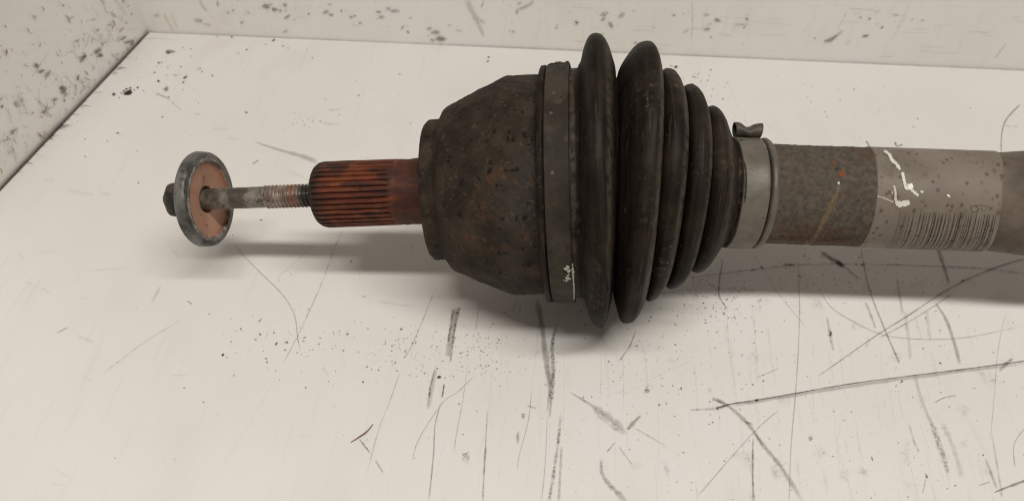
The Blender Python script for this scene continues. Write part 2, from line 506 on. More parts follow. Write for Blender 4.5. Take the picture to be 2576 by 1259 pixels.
# smears and scratches read off the photograph, left to right
L([(638, 356), (700, 376), (760, 393), (800, 408)], [4, 10, 14, 16], BR, .34, .25)
L([(583, 607), (615, 645), (660, 690), (710, 740), (740, 790), (748, 845), (756, 885)], 2.6, BR, .55, .2)
L([(800, 610), (740, 660), (690, 705)], 2, BR, .28, .4)
L([(863, 575), (842, 620), (807, 716), (747, 847), (708, 919)], 3.2, DK, .5, .7)
L([(693, 949), (640, 1040), (556, 1176)], 3.2, WH, .5, .3)
L([(257, 940), (310, 899), (364, 859), (412, 829), (460, 802)], 3.4, DK, .45, .75)
L([(143, 836), (172, 822)], 5, DK, .5, .5); L([(380, 762), (405, 718)], 7, GR, .22, .4)
L([(470, 756), (484, 764)], 5, GR, .6, .4)
L([(1139, 777), (1130, 839), (1121, 895)], [9, 7, 5], DK, .85, .75, fade=.05)
L([(1154, 772), (1143, 830), (1132, 911)], [10, 8, 5], DK, .85, .7, fade=.05)
L([(1146, 772), (1137, 835), (1127, 900)], [20, 15, 8], GR, .5, .3)
L([(1117, 964), (1112, 998)], 6, DK, .8, .4)
L([(1097, 922), (1086, 970), (1076, 1030)], [8, 18, 10], BR, .35, .5); L([(1093, 930), (1082, 972), (1078, 1010)], 5, DK, .7, .75)
S.blob(1105, 947, 7, 3.4, -.1, RB, .95, 0, .8)
L([(1195, 942), (1150, 985), (1114, 1011), (1056, 1098), (1034, 1161)], 3, GR, .5, .35)
L([(1110, 1009), (1094, 1067), (1090, 1143), (1078, 1262)], [3, 4, 5, 5], DK, .55, .45)
L([(1096, 723), (1065, 799), (1034, 871), (1014, 903)], 3.2, DK, .45, .5)
L([(1007, 929), (980, 1009), (953, 1076), (922, 1192)], 3, GR, .45, .4)
L([(1349, 748), (1364, 830), (1373, 911), (1383, 975)], [16, 19, 20, 14], (.17, .145, .11), .55, .35)
L([(1400, 813), (1389, 866), (1391, 933), (1387, 982), (1382, 1056)], [6, 12, 13, 14, 6], DK, .85, .72)
L([(1378, 880), (1382, 960), (1376, 1040)], [6, 10, 6], GR, .5, .5)
L([(1411, 1036), (1404, 1107), (1396, 1165), (1387, 1223), (1379, 1262)], [9, 10, 13, 11, 10], DK, .6, .8)
L([(1412, 1120), (1408, 1200), (1405, 1262)], 9, GR, .45, .5)
L([(1376, 1040), (1372, 1150), (1362, 1262)], 4, GR, .35, .4)
L([(1418, 875), (1419, 980), (1417, 1092)], 3, WH, .6, .2); L([(1514, 826), (1513, 910), (1511, 1006)], 3.4, WH, .55, .3)
L([(1605, 821), (1626, 911), (1628, 968)], 2.6, WH, .5, .3); L([(1384, 1058), (1381, 1150)], 3, WH, .5, .2)
L([(1226, 935), (1180, 1010)], 2.5, WH, .35, .3)
L([(1428, 982), (1480, 1013), (1512, 1036), (1547, 1063), (1576, 1090)], [4, 9, 26, 24, 16], (.20, .185, .145), .62, .55, soft=.2)
L([(1500, 1040), (1540, 1074), (1570, 1092)], 7, (.15, .13, .10), .35, .7)
L([(1612, 1043), (1593, 1062), (1578, 1080)], [5, 14, 10], (.19, .17, .13), .6, .3)
L([(1594, 1074), (1640, 1100), (1676, 1122)], 5, GR, .4, .5)
L([(1512, 1150), (1514, 1188), (1534, 1219), (1556, 1241), (1576, 1262)], [10, 12, 16, 16, 16], (.12, .10, .075), .6, .6)
L([(1556, 1121), (1592, 1170)], 4.5, DK, .45, .5); L([(1546, 1112), (1526, 1136)], 5, GR, .6, .5)
L([(1599, 830), (1583, 871), (1556, 907)], 3.6, DK, .6, .4)
L([(903, 1102), (917, 1120), (931, 1138)], 5, DK, .7, .6); L([(944, 1156), (953, 1170), (963, 1187)], 6, DK, .6, .6)
L([(1226, 1027), (1217, 1188), (1214, 1262)], [5, 6, 7], GR, .55, .5); L([(1222, 1120), (1217, 1190)], 4, DK, .45, .6)
L([(1177, 911), (1163, 1009), (1148, 1090), (1141, 1139)], 2.6, DK, .38, .4)
L([(1337, 978), (1329, 1054), (1306, 1143), (1300, 1180)], 3, GR, .45, .3)
S.blob(1302, 1098, 6, 18, .15, GR, .5, .5); S.blob(1172, 1150, 12, 20, .3, GR, .6, .9); S.blob(1315, 1043, 6, 9, .2, GR, .5, .6)
L([(1325, 1018), (1348, 1026)], 6, GR, .5, .5)
L([(1205, 760), (1196, 830)], 3, DK, .4, .4); L([(1296, 756), (1290, 786)], 2.6, DK, .5, .2); L([(1310, 760), (1306, 786)], 2.6, DK, .5, .2)
# right half
L([(1798, 1027), (1837, 1015), (1902, 1005), (2006, 987), (2126, 966), (2265, 947), (2434, 926), (2590, 905)], [5, 5, 4, 4, 4, 4, 4, 4], DK, .8, .3, fade=.02)
L([(1830, 1020), (2006, 991), (2265, 952), (2590, 911)], 11, GR, .42, .3)
L([(1735, 1030), (1800, 1026)], [4, 12], GR, .5, .7); L([(1800, 1027), (1835, 1016)], [12, 8], DK, .75, .6); S.blob(1903, 1005, 4, 4, 0, DK, .9)
L([(1788, 997), (1827, 1016), (1882, 1066), (1917, 1115), (1966, 1175), (2020, 1262)], [7, 11, 14, 15, 14, 14], (.24, .21, .165), .6, .4, soft=.25)
L([(1790, 1000), (1826, 1018)], 5, DK, .6, .5); L([(1900, 1090), (1918, 1117)], 8, RB, .55, .5); L([(1873, 1060), (1894, 1066)], 8, RB, .45, .6)
L([(1894, 1098), (1893, 1180), (1895, 1262)], [4, 7, 9], DK, .62, .45)
L([(2006, 655), (2011, 782), (2006, 911), (1999, 1011), (1989, 1130), (1985, 1262)], 3.2, DK, .45, .4, fade=.03)
L([(2590, 645), (2483, 680), (2384, 727), (2285, 792), (2205, 842), (2126, 897), (2056, 946)], [6, 6, 5, 4, 4, 3, 3], DK, .62, .35, fade=.05)
L([(2400, 735), (2300, 800), (2210, 850)], 5, GR, .45, .4)
L([(1957, 1031), (1887, 1095), (1748, 1254)], 4, GR, .45, .4)
L([(2165, 625), (2185, 722), (2225, 827), (2263, 913)], [4, 5, 5, 7], (.08, .065, .05), .55, .4, fade=.04)
L([(2358, 622), (2374, 670), (2387, 712)], [14, 12, 8], RB, .6, .4); L([(2352, 760), (2379, 802), (2399, 857), (2415, 918)], [6, 9, 13, 8], (.17, .12, .085), .55, .4)
L([(2062, 632), (2101, 655), (2127, 672)], [8, 16, 8], (.05, .045, .035), .8, .5); S.blob(2112, 662, 13, 6, .6, DK, .95, .2)
L([(2127, 672), (2160, 700)], 9, BR, .4, .5)
L([(1733, 698), (1887, 678), (2006, 665), (2165, 663), (2310, 667), (2483, 675), (2590, 690)], 5, DK, .62, .75, fade=.03)
L([(1970, 664), (2000, 665)], 6, DK, .8, .4); L([(1888, 680), (1900, 676)], 5, DK, .8, .3)
L([(1819, 652), (1810, 698), (1809, 742), (1832, 780)], [3, 4, 4, 2], RB, .75, .3)
L([(2056, 713), (2086, 767), (2145, 807), (2225, 842), (2324, 852), (2434, 847), (2590, 815)], 3, (.10, .085, .065), .45, .35)
L([(2080, 795), (2088, 842), (2096, 880)], [5, 11, 7], (.10, .09, .07), .75, .75); S.blob(2089, 838, 4, 7, 0, DK, .8, .3)
L([(2176, 758), (2190, 790), (2202, 824)], 8, (.12, .10, .08), .6, .7)
L([(2275, 780), (2285, 850), (2290, 905)], 11, BR, .3, .6)
L([(2342, 1060), (2364, 1120), (2386, 1190)], [12, 20, 14], (.13, .115, .09), .62, .8); L([(2300, 940), (2320, 1010), (2350, 1080)], 12, BR, .3, .5)
L([(2370, 1060), (2400, 1130), (2420, 1200)], 16, GR, .35, .7); L([(2330, 780), (2340, 860)], 10, BR, .25, .6)
L([(2285, 1060), (2300, 1110), (2312, 1135)], 6, GR, .5, .7)
L([(2500, 1237), (2540, 1221), (2590, 1203)], [4, 8, 8], (.09, .06, .045), .72, .4); L([(2478, 1150), (2508, 1228)], 8, (.13, .11, .09), .42, .5)
L([(2495, 1090), (2515, 1210), (2520, 1250)], 5, BR, .4, .5)
L([(2513, 932), (2530, 914), (2548, 900)], [8, 14, 6], (.13, .105, .08), .55, .5)
L([(2349, 1012), (2375, 999), (2406, 993)], 3.4, DK, .5, .3); L([(2590, 1060), (2551, 1115), (2553, 1175)], 3.4, BR, .45, .3)
L([(2460, 1220), (2490, 1210)], 4, GR, .5, .4); L([(2330, 1195), (2320, 1240)], 4, GR, .4, .4)
L([(2530, 780), (2510, 880), (2500, 1000), (2490, 1110)], 3, GR, .35, .4); L([(2255, 700), (2270, 790)], 10, BR, .3, .5)
L([(1890, 630), (1960, 740), (2030, 825)], 3, BR, .4, .5)
L([(1900, 950), (1960, 925)], 3, DK, .32, .3); L([(1740, 905), (1620, 960)], 2, GR, .2, .3)
S.blob(2038, 1102, 6, 9, .2, RB, .6, .6); S.blob(2040, 1094, 7, 5, 0, WH, .6, .3); S.blob(1628, 982, 8, 7, .2, (.1, .08, .06), .7, .7); S.blob(2268, 958, 4, 4, 0, RB, .6)
S.blob(2365, 912, 4, 2.6, 0, RB, .8); S.blob(2193, 1152, 3.5, 7, -.2, DK, .6, .4); S.blob(2330, 1195, 4, 7, -.5, DK, .6, .5)
# above the shaft
L([(2566, 262), (2531, 300), (2519, 338), (2518, 386)], [5, 5, 4, 4], DK, .6, .35, fade=.05); L([(2519, 316), (2560, 318)], 4, BR, .25, .4)
L([(2178, 354), (2184, 364), (2192, 380)], 5, (.1, .08, .065), .8, .3); L([(2250, 356), (2255, 369)], 5, (.1, .08, .065), .8, .3); L([(2255, 368), (2271, 363)], 3.5, (.1, .08, .065), .8, .2)
S.blob(322, 233, 13, 6.5, -.45, (.012, .011, .010), 1, .25, .75)
for x, y, r in ((287, 237, 5), (311, 229, 4), (327, 221, 3.6), (346, 220, 4), (305, 234, 3), (300, 246, 2.5), (337, 226, 3), (318, 224, 4), (465, 195, 6), (461, 207, 3), (398, 204, 4), (399, 158, 3), (407, 157, 2.4), (455, 168, 2.4), (688, 101, 4.6), (620, 125, 3), (583, 93, 3), (546, 92, 2), (712, 116, 2.6), (668, 112, 2.4), (725, 121, 2), (772, 125, 2), (482, 142, 2), (480, 123, 2), (460, 120, 2), (1229, 144, 3.4), (1227, 154, 4), (1688, 166, 3), (1700, 168, 5), (1787, 176, 3), (296, 334, 3.4), (270, 354, 2.4), (214, 349, 2.4), (214, 393, 2.4), (345, 379, 2.4), (643, 853, 2.6), (560, 891, 5)):
    S.blob(x, y, r, r * random.uniform(.5, .8), random.uniform(-.5, .1), DK, .9, .1, .7)
S.blob(427, 130, 13, 6, -.15, (.14, .125, .085), .85, .45); S.blob(424, 133, 6, 2.6, -.1, DK, .7, .3)
S.blob(417, 224, 9, 6, -.4, (.11, .09, .06), .75, .6); L([(392, 234), (410, 242), (428, 249)], 9, GR, .45, .5); S.blob(501, 173, 7, 3, 0, GR, .5, .5); S.blob(440, 189, 7, 3, 0, GR, .45, .5)
L([(340, 98), (395, 97), (440, 101)], 3, GR, .35, .4); L([(430, 255), (458, 278)], 3, GR, .5, .4); L([(490, 288), (506, 286)], 2.4, DK, .4, .3)
L([(635, 412), (650, 402)], 4, GR, .8, .3); L([(825, 278), (860, 274)], 3, DK, .5, .6)
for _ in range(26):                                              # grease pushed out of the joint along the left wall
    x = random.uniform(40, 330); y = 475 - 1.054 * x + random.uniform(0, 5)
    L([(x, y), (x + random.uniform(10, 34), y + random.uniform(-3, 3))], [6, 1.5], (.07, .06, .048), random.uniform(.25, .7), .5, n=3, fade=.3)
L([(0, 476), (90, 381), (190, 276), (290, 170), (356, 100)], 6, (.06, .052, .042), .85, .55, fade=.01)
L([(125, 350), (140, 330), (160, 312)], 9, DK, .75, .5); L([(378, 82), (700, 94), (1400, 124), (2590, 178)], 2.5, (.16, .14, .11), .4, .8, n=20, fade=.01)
# fan of faint wear lines running towards the viewer
for _ in range(60):
    x = random.triangular(900, 2600, 2100); y = random.uniform(760, 1230); ln = random.uniform(40, 220)
    sl = np.interp(x, [900, 1500, 2000, 2600], [-.28, -.03, .12, .34]) + random.gauss(0, .05)
    wht = random.random() < .4
    L([(x, y), (x + sl * ln * .5 + random.uniform(-3, 3), y + ln * .5), (x + sl * ln, y + ln)], random.uniform(2, 4 if not wht else 8),
      WH if wht else random.choice((GR, BR)), random.uniform(.10, .28), .7, n=5, fade=.35)
for _ in range(30):
    x = random.uniform(30, 1000); y = random.uniform(300, 1230); ln = random.uniform(20, 90); an = random.uniform(-1.1, .3)
    L([(x, y), (x + ln * math.cos(an), y - ln * math.sin(an) * .6)], random.uniform(3, 12), GR, random.uniform(.08, .2), .5, n=5)
for _ in range(46):
    x = random.uniform(1500, 2600); y = random.uniform(700, 1240)
    S.blob(x, y, random.uniform(8, 26), random.uniform(6, 30), random.uniform(-.4, .6), random.choice((GR, BR)), random.uniform(.08, .22), .9, .3)
for _ in range(70):                                              # pale rubbed streaks, lower right
    x = random.uniform(1750, 2590); y = random.uniform(800, 1240); ln = random.uniform(25, 110)
    sl = np.interp(x, [1700, 2600], [.05, .34]) + random.gauss(0, .05)
    L([(x, y), (x + sl * ln, y + ln)], random.uniform(5, 14), WH, random.uniform(.15, .5), .6, n=6, fade=.4)
S.build('scratch_marks', BENCH)

K = Film(on_bench)
def clear(x, y):
    return not (y < 120 + .045 * (x - 380) or x < (475 - y) / 1.054 + 8)
def spray(n, x, y, sx, sy, r0, r1, dark=.8):
    for _ in range(n):
        px, py = random.gauss(x, sx), random.gauss(y, sy)
        if not clear(px, py) or not (-5 < px < 2590 and py < 1270): continue
        r = r0 + (r1 - r0) * random.random() ** 3
        c0 = random.choice((DK, DK, (.09, .075, .055), (.03, .028, .02))); f = random.uniform(.5, 1) * dark
        K.speck(px, py, r * random.uniform(.7, 1.4), r * random.uniform(.5, .9), random.uniform(-1, 1), tuple(.62 * (1 - f) + q * f for q in c0))
spray(160, 1195, 890, 70, 40, 1.0, 2.8); spray(90, 1000, 890, 60, 35, 1.1, 3.2); spray(80, 1620, 930, 70, 50, 1.1, 3.2); spray(160, 1800, 745, 70, 45, 1.1, 3.2)
spray(60, 1770, 230, 50, 50, 1.2, 3.2); spray(50, 1700, 195, 60, 25, 1.2, 3); spray(40, 670, 860, 60, 30, 1.2, 5); spray(60, 800, 860, 60, 60, 1, 2.6)
spray(26, 690, 105, 60, 14, 1.2, 3.5); spray(26, 430, 200, 60, 45, 1.2, 3); spray(22, 760, 300, 25, 12, 1.1, 2.6); spray(120, 2100, 690, 160, 30, 1.1, 2.6); spray(50, 2050, 260, 200, 45, 1, 2.4)
for _ in range(420):
    spray(1, random.triangular(0, 2575, 1900), random.uniform(120, 1255), 1, 1, 1.0, 3.4)
for _ in range(330):
    spray(1, random.uniform(1400, 2575), random.uniform(700, 1255), 1, 1, 1.0, 2.8, .65)
K.build('grime_specks', BENCH, 'speck')

B = Film(on_back)
def back_y(x): return 80 + .0433 * (x - 380)
BK = ((.06, .052, .038), (.12, .10, .07), (.18, .155, .11), (.04, .034, .026))
for _ in range(150):
    kx, ky = random.choice(((560, 20), (700, 22), (830, 35), (980, 30), (1100, 80), (700, 40), (1290, 40), (1780, 60), (2250, 60), (1500, 60)))
    x = random.gauss(kx, 70); y = random.gauss(ky, 22)
    if x < 385 or y > back_y(x) - 8 or y < -8: continue
    r = 1.2 + 6 * random.random() ** 4
    B.blob(x, y, r * random.uniform(1, 2.6), r * random.uniform(.5, 1), random.gauss(-.15, .5), random.choice(BK), random.uniform(.2, .75), random.choice((0, .4, .7)), .6, 7)
for x, y, rx, ry, a in ((1095, 82, 14, 7, .8), (1110, 97, 20, 7, .85), (1080, 72, 8, 5, .5), (1776, 38, 10, 4, .5), (1779, 74, 9, 4.5, .7), (668, 16, 12, 7, .7), (690, 24, 8, 5, .8), (704, 27, 5, 5, .8), (717, 13, 6, 6, .6), (833, 38, 8, 5, .6), (740, 50, 5, 2, .6), (547, 10, 4, 8, .6), (500, 52, 16, 6, .4), (520, 62, 14, 4, .35), (586, 27, 4, 3, .8), (573, 33, 5, 3, .7), (991, 28, 14, 6, .45), (960, 44, 10, 5, .5), (975, 22, 8, 5, .5), (883, 43, 6, 4, .7), (905, 58, 8, 4, .5), (1533, 58, 10, 2.6, .5), (1865, 62, 24, 2.6, .5), (1520, 40, 5, 3, .6), (2252, 38, 12, 3, .5), (2320, 52, 4, 4, .6), (2050, 97, 5, 4, .5), (1290, 80, 7, 4, .6), (1300, 30, 5, 5, .6), (392, 40, 8, 7, .35)):
    B.blob(x, y, rx, ry, random.uniform(-.15, .25), random.choice(BK), a, .45, .55)
B.line([(1172, 0), (1188, 30), (1203, 60), (1218, 95)], [18, 18, 14, 10], (.26, .24, .19), .4, .35); B.line([(1296, 26), (1330, 14), (1344, -4)], 4, DK, .6, .4); B.line([(1308, 22), (1336, 8)], 8, GR, .4, .5)
B.line([(2072, 104), (2090, 100), (2106, 88)], [7, 13, 5], (.13, .085, .055), .8, .35); B.line([(2092, 100), (2118, 76)], 3, DK, .6, .3); B.line([(2104, 92), (2122, 78)], 3, DK, .5, .3)
B.line([(412, 36), (425, 60), (436, 78)], 10, (.42, .30, .14), .28, .4); B.line([(432, 36), (446, 74)], 8, (.42, .30, .14), .25, .5)
B.line([(500, -2), (512, 20), (522, 30)], 8, (.2, .15, .11), .4, .5); B.line([(1740, 0), (1742, 60), (1738, 100)], 3, DK, .4, .5); B.line([(2130, 30), (2105, 75)], 2.4, GR, .4, .3)
B.line([(2530, 110), (2500, 150)], 3, GR, .5, .3); B.line([(1000, 140), (1800, 175)], 1.5, GR, .3, .8)
for _ in range(40):
    x = random.uniform(1400, 2570); y = random.uniform(10, back_y(x) - 12); ln = random.uniform(20, 90)
    B.line([(x, y), (x + ln, y + ln * .03 + random.uniform(-3, 3))], random.uniform(2, 6), GR, random.uniform(.1, .35), .6, n=4)
B.build('stain_specks', WB)

Lw = Film(on_left)
for _ in range(520):
    x = random.uniform(-10, 345)
    yl = 475 - 1.054 * x - 14                                  # foot of the wall
    u = random.random() ** 1.5
    y = yl - u * 330 if random.random() < .8 else random.uniform(0, yl)
    if y < -10 or x > 345 - (80 - y) * .25: continue
    r = 1.0 + 5.0 * random.random() ** 3.5
    Lw.blob(x, y, r * random.uniform(1.1, 3.0), r * random.uniform(.4, .8), random.choice((-.9, -1.2, -.6, .9, 1.4, 0)) + random.gauss(0, .3),
            random.choice(((.075, .058, .038), (.13, .10, .065), (.22, .175, .11), (.12, .085, .05), (.28, .19, .10))), random.uniform(.45, 1), random.choice((.3, .6, .9)), .5, 8, .45)
for x, y, rx, ry, a in ((160, 14, 4, 3, .9), (87, 43, 6, 8, .4), (246, 76, 7, 5, .45), (285, 38, 6, 14, .35), (287, 58, 4, 9, .5), (245, 128, 16, 5, .8), (252, 140, 9, 5, .8), (92, 165, 6, 9, .8), (104, 180, 12, 5, .8), (119, 188, 14, 6, .6), (207, 150, 14, 7, .6), (213, 142, 7, 5, .8), (160, 228, 14, 8, .7), (154, 222, 8, 4, .85), (138, 250, 9, 5, .7), (33, 332, 9, 6, .7), (42, 262, 9, 11, .45), (6, 268, 7, 5, .85), (162, 253, 4, 3, .9), (14, 68, 3, 7, .6), (310, 97, 10, 4, .7), (325, 106, 11, 4, .6)):
    Lw.blob(x, y, rx, ry, random.uniform(-1, -.3), random.choice(((.045, .036, .024), (.08, .06, .036), (.13, .095, .055))), a, .3, .55)
for _ in range(70):
    x = random.uniform(0, 320); y = 475 - 1.054 * x - random.uniform(18, 220); ln = random.uniform(12, 55); an = random.choice((1.1, 1.9, 1.5, .8)) + random.gauss(0, .2)
    Lw.line([(x, y), (x + ln * .5 * math.cos(an) + random.uniform(-3, 3), y + ln * .5 * math.sin(an)), (x + ln * math.cos(an), y + ln * math.sin(an))] if y + ln < 475 - 1.054 * (x + ln * math.cos(an)) - 12 else [(x, y), (x + 4, y - 14)],
            random.uniform(1.8, 4), random.choice((BR, (.10, .08, .055), GR)), random.uniform(.25, .6), .5, n=4)
Lw.build('stain_specks', WL)

# ------------------------------------------------------------------ drive shaft
BASE = np.array([.037, .2447, 0.0])
SH = empty('drive_shaft', BASE, 'rusty brown drive shaft with ribbed black rubber boot lying on the bench', 'drive shaft')

def rough(amp, sc, seed):
    return lambda s, x, y: amp * fbm(((s + seed) * sc, x * sc, y * sc))

# joint housing (collar, cone, cylinder)
prof = densify([(-.0372, .0125), (-.0362, .0150), (-.0358, .0250), (-.0352, .0279), (-.0338, .0293), (-.0291, .0294), (-.0287, .0300), (-.0277, .0312),
                (-.0262, .0334), (-.0245, .0345), (-.0012, .0446), (.0006, .0450), (.0140, .0448), (.0165, .0445)], .0007)
def hd(s, x, y):
    k = .00030 * fbm((s * 130, x * 130, y * 130), 5) + .00028 * max(0, fbm((s * 320 + 9, x * 320, y * 320), 3)) - .0004 * max(0, fbm((s * 210 + 4, x * 210, y * 210), 2) - .45)
    return k
housing = lathe('joint_housing', prof, axis_a, M['housing'], SH, BASE, 260, hd, sfun=lambda s, t: .0018 * min(1, max(0, (-.020 - s) / .010)) * math.cos(t - D(38)))

# splined stub
TEETH = 36
def tooth(s, t, r):
    if r < .0090: return r
    run = min(max((-.0492 - s) / .0022, 0), 1) * min(max((s + .0862) / .004, 0), 1)
    ph = (t * TEETH / (2 * math.pi) + .25) % 1.0
    g = 1.0 if ph < .20 else (0.0 if ph > .36 and ph < .86 else ((.36 - ph) / .16 if ph <= .36 else (ph - .86) / .14))
    return r - .0011 * run * g
sp = [(-.0846, .0040), (-.0850, .0058), (-.0852, .0090), (-.0848, .0112), (-.0838, .0128), (-.0825, .0137), (-.0805, .0142)]
sp += [(s, .0142 - .00025 * (s + .0805) / .031) for s in np.linspace(-.0795, -.0495, 34)]
sp += [(-.0488, .01395), (-.0480, .01385), (-.0474, .0138)] + [(s, .0138) for s in np.linspace(-.0466, -.0355, 18)]
def sd(s, x, y):
    w = min(max((s + .0500) / .004, .12), 1)
    return w * (.00028 * fbm((s * 330, x * 330, y * 330), 4)) + .00012 * fbm((s * 120, x * 600, y * 600), 3)
spl = lathe('splined_stub', sp, axis_a, M['spline'], SH, BASE, TEETH * 14, sd, tooth)

# boot
cuff = [(.0138, .0446), (.0139, .0474), (.0143, .0481), (.0159, .0482), (.0162, .0479), (.0164, .0473), (.0170, .0470), (.0262, .0465)]
fold = [(.0264, .0464), (.0284, .0467), (.0297, .0484), (.0308, .0525), (.0323, .0560), (.0338, .0579), (.0359, .0586), (.0379, .0577), (.0395, .0548), (.0407, .0508), (.0418, .0466), (.0424, .0422),
        (.0433, .0458), (.0451, .0503), (.0472, .0543), (.0488, .0560), (.0508, .0566), (.0531, .0559), (.0553, .0526), (.0566, .0480), (.0571, .0420),
        (.0576, .0445), (.0587, .0465), (.0603, .0473), (.0624, .0463), (.0643, .0436), (.0655, .0398), (.0659, .0358),
        (.0665, .0388), (.0676, .0409), (.0694, .0418), (.0716, .0409), (.0738, .0382), (.0753, .0343), (.0759, .0290),
        (.0765, .0319), (.0778, .0336), (.0796, .0342), (.0816, .0332), (.0838, .0305), (.0858, .0270), (.0874, .0241), (.0886, .0221), (.0895, .0214), (.1010, .0214)]
bp = densify(cuff, .0006) + catmull(fold, 5)
def bd(s, x, y):
    k = .00012 * fbm((s * 60, x * 60, y * 60), 3)
    if y > 0: k += .00022 * max(0, fbm((s * 420, x * 420, y * 420), 3)) * (1.3 if s > .058 else .7)
    return k
def boot_r(s, t, r):
    if .0285 < s < .089: r += .0005 * math.sin(3 * t + s * 70) + .0003 * math.sin(5 * t + s * 130)
    if .030 < s < .042: r += .0022 * max(0, -math.sin(t)) ** 6 * max(0, 1 - ((s - .036) / .006) ** 2)      # rests on the bench
    if s < .0164: r += .00025 * math.sin(9 * t) * math.sin(4 * t + 1)
    return r
boot = lathe('rubber_boot', bp, axis_boot, M['rubber'], SH, BASE, 240, bd, boot_r,
             sfun=lambda s, t: -np.interp(s, [.028, .036, .0424, .050, .057, .065, .075, .086, .0925], [0, .0012, .0024, .0040, .0046, .0037, .0036, .0020, 0]) * math.cos(t - D(38)))

# wide clamp band on the joint
def wide_r(s, t, r):
    return r + .00012 * math.sin(7 * t + 1) + .0001 * math.sin(13 * t)
wc = lathe('wide_clamp', densify([(.0168, .0460), (.0168, .0481), (.0171, .0484), (.0252, .0485), (.0256, .0483), (.0257, .0460)], .0012), axis_a, M['clamp'], SH, BASE, 200, rough(.00010, 220, 3), wide_r)
sharp(wc, 40)
def patch(name, axf, s0, s1, t0, t1, r0, r1, mat, parent, n=14, bev=.0003):
    V, F, AX = [], [], []
    for i in range(n + 1):
        t = t0 + (t1 - t0) * i / n
        for (s, r) in ((s0, r0), (s0, r1 - bev), (s0 + bev, r1), (s1 - bev, r1), (s1, r1 - bev), (s1, r0)):
            c, d = axf(s); e1, e2 = frame(d)
            V.append(c + r * (math.cos(t) * e1 + math.sin(t) * e2)); AX.append((s, r * math.cos(t), r * math.sin(t)))
    for i in range(n):
        for j in range(5):
            a = i * 6 + j; F.append((a, a + 1, a + 7, a + 6))
    F.append((0, 1, 2, 3, 4, 5)); b = n * 6; F.append((b + 5, b + 4, b + 3, b + 2, b + 1, b))
    o = mesh_obj(name, V, F, mat, parent, (BASE if parent is SH else (0, 0, 0)), True, {'ax': ('FLOAT_VECTOR', AX)}); sharp(o, 30)
    return o
def child(o, p):                       # meshes are stored relative to BASE, their parts sit at the origin of the part
    o.parent = p; return o
child(patch('band_overlap', axis_a, .0176, .0254, D(112), D(152), .0480, .0489, M['clamp'], SH), wc)
child(patch('locking_tab', axis_a, .0195, .0222, D(122), D(138), .0484, .0494, M['clamp'], SH), wc)
child(patch('locking_tab', axis_a, .0238, .0252, D(118), D(134), .0484, .0493, M['clamp'], SH), wc)

# narrow clamp with crimped ear on the tube end of the boot
nc = lathe('narrow_clamp', densify([(.0896, .0213), (.0897, .0226), (.0900, .0229), (.0996, .0229), (.1000, .0227), (.1001, .0210)], .001), axis_b, M['zinc'], SH, BASE, 160, rough(.0001, 220, 8))
sharp(nc, 40)
lip = lathe('boot_lip', densify([(.1008, .0200), (.1010, .0217), (.1015, .0226), (.1026, .0228), (.1037, .0222), (.1043, .0212), (.1046, .0198)], .0005), axis_b, M['zinc'], SH, BASE, 160, rough(.00012, 200, 12))
# crimped ear: an oval loop pinched in the middle
def ear():
    c0, d = axis_b(.095); e1, e2 = frame(d); tE = D(120)
    nrm = math.cos(tE) * e1 + math.sin(tE) * e2; tan = -math.sin(tE) * e1 + math.cos(tE) * e2
    V, F, AX = [], [], []; ns, nt = 25, 28
    for layer, off in ((0, 0.), (1, -.0006)):
        for i in range(ns):
            u = i / (ns - 1); s = .0897 + .0106 * u
            if layer: s = .08975 + .0105 * u
            pin = math.exp(-((u - .47) / .20) ** 2)
            hh = (.0031 - .0009 * pin) + off; hw = (.0034 + .0008 * pin) + off
            zc = .0229 + .0026 - .0009 * pin + .0002 * math.sin(u * 6)
            for k in range(nt):
                a = 2 * math.pi * k / nt
                c, _ = axis_b(s + .0003 * math.sin(a) * (1 if u > .5 else -1))
                V.append(c + nrm * (zc + hh * math.sin(a)) + tan * (hw * math.cos(a))); AX.append((s, hw * math.cos(a), .02 + hh * math.sin(a)))
    N = ns * nt
    for l in (0, 1):
        for i in range(ns - 1):
            for k in range(nt):
                q = (k + 1) % nt; a = l * N + i * nt
                f = (a + k, a + q, a + nt + q, a + nt + k); F.append(f if l == 0 else f[::-1])
    for i in (0, ns - 1):
        for k in range(nt):
            q = (k + 1) % nt; F.append((i * nt + k, N + i * nt + k, N + i * nt + q, i * nt + q))
    return mesh_obj('crimped_ear', V, F, M['ear'], nc, BASE, True, {'ax': ('FLOAT_VECTOR', AX)})
ear()

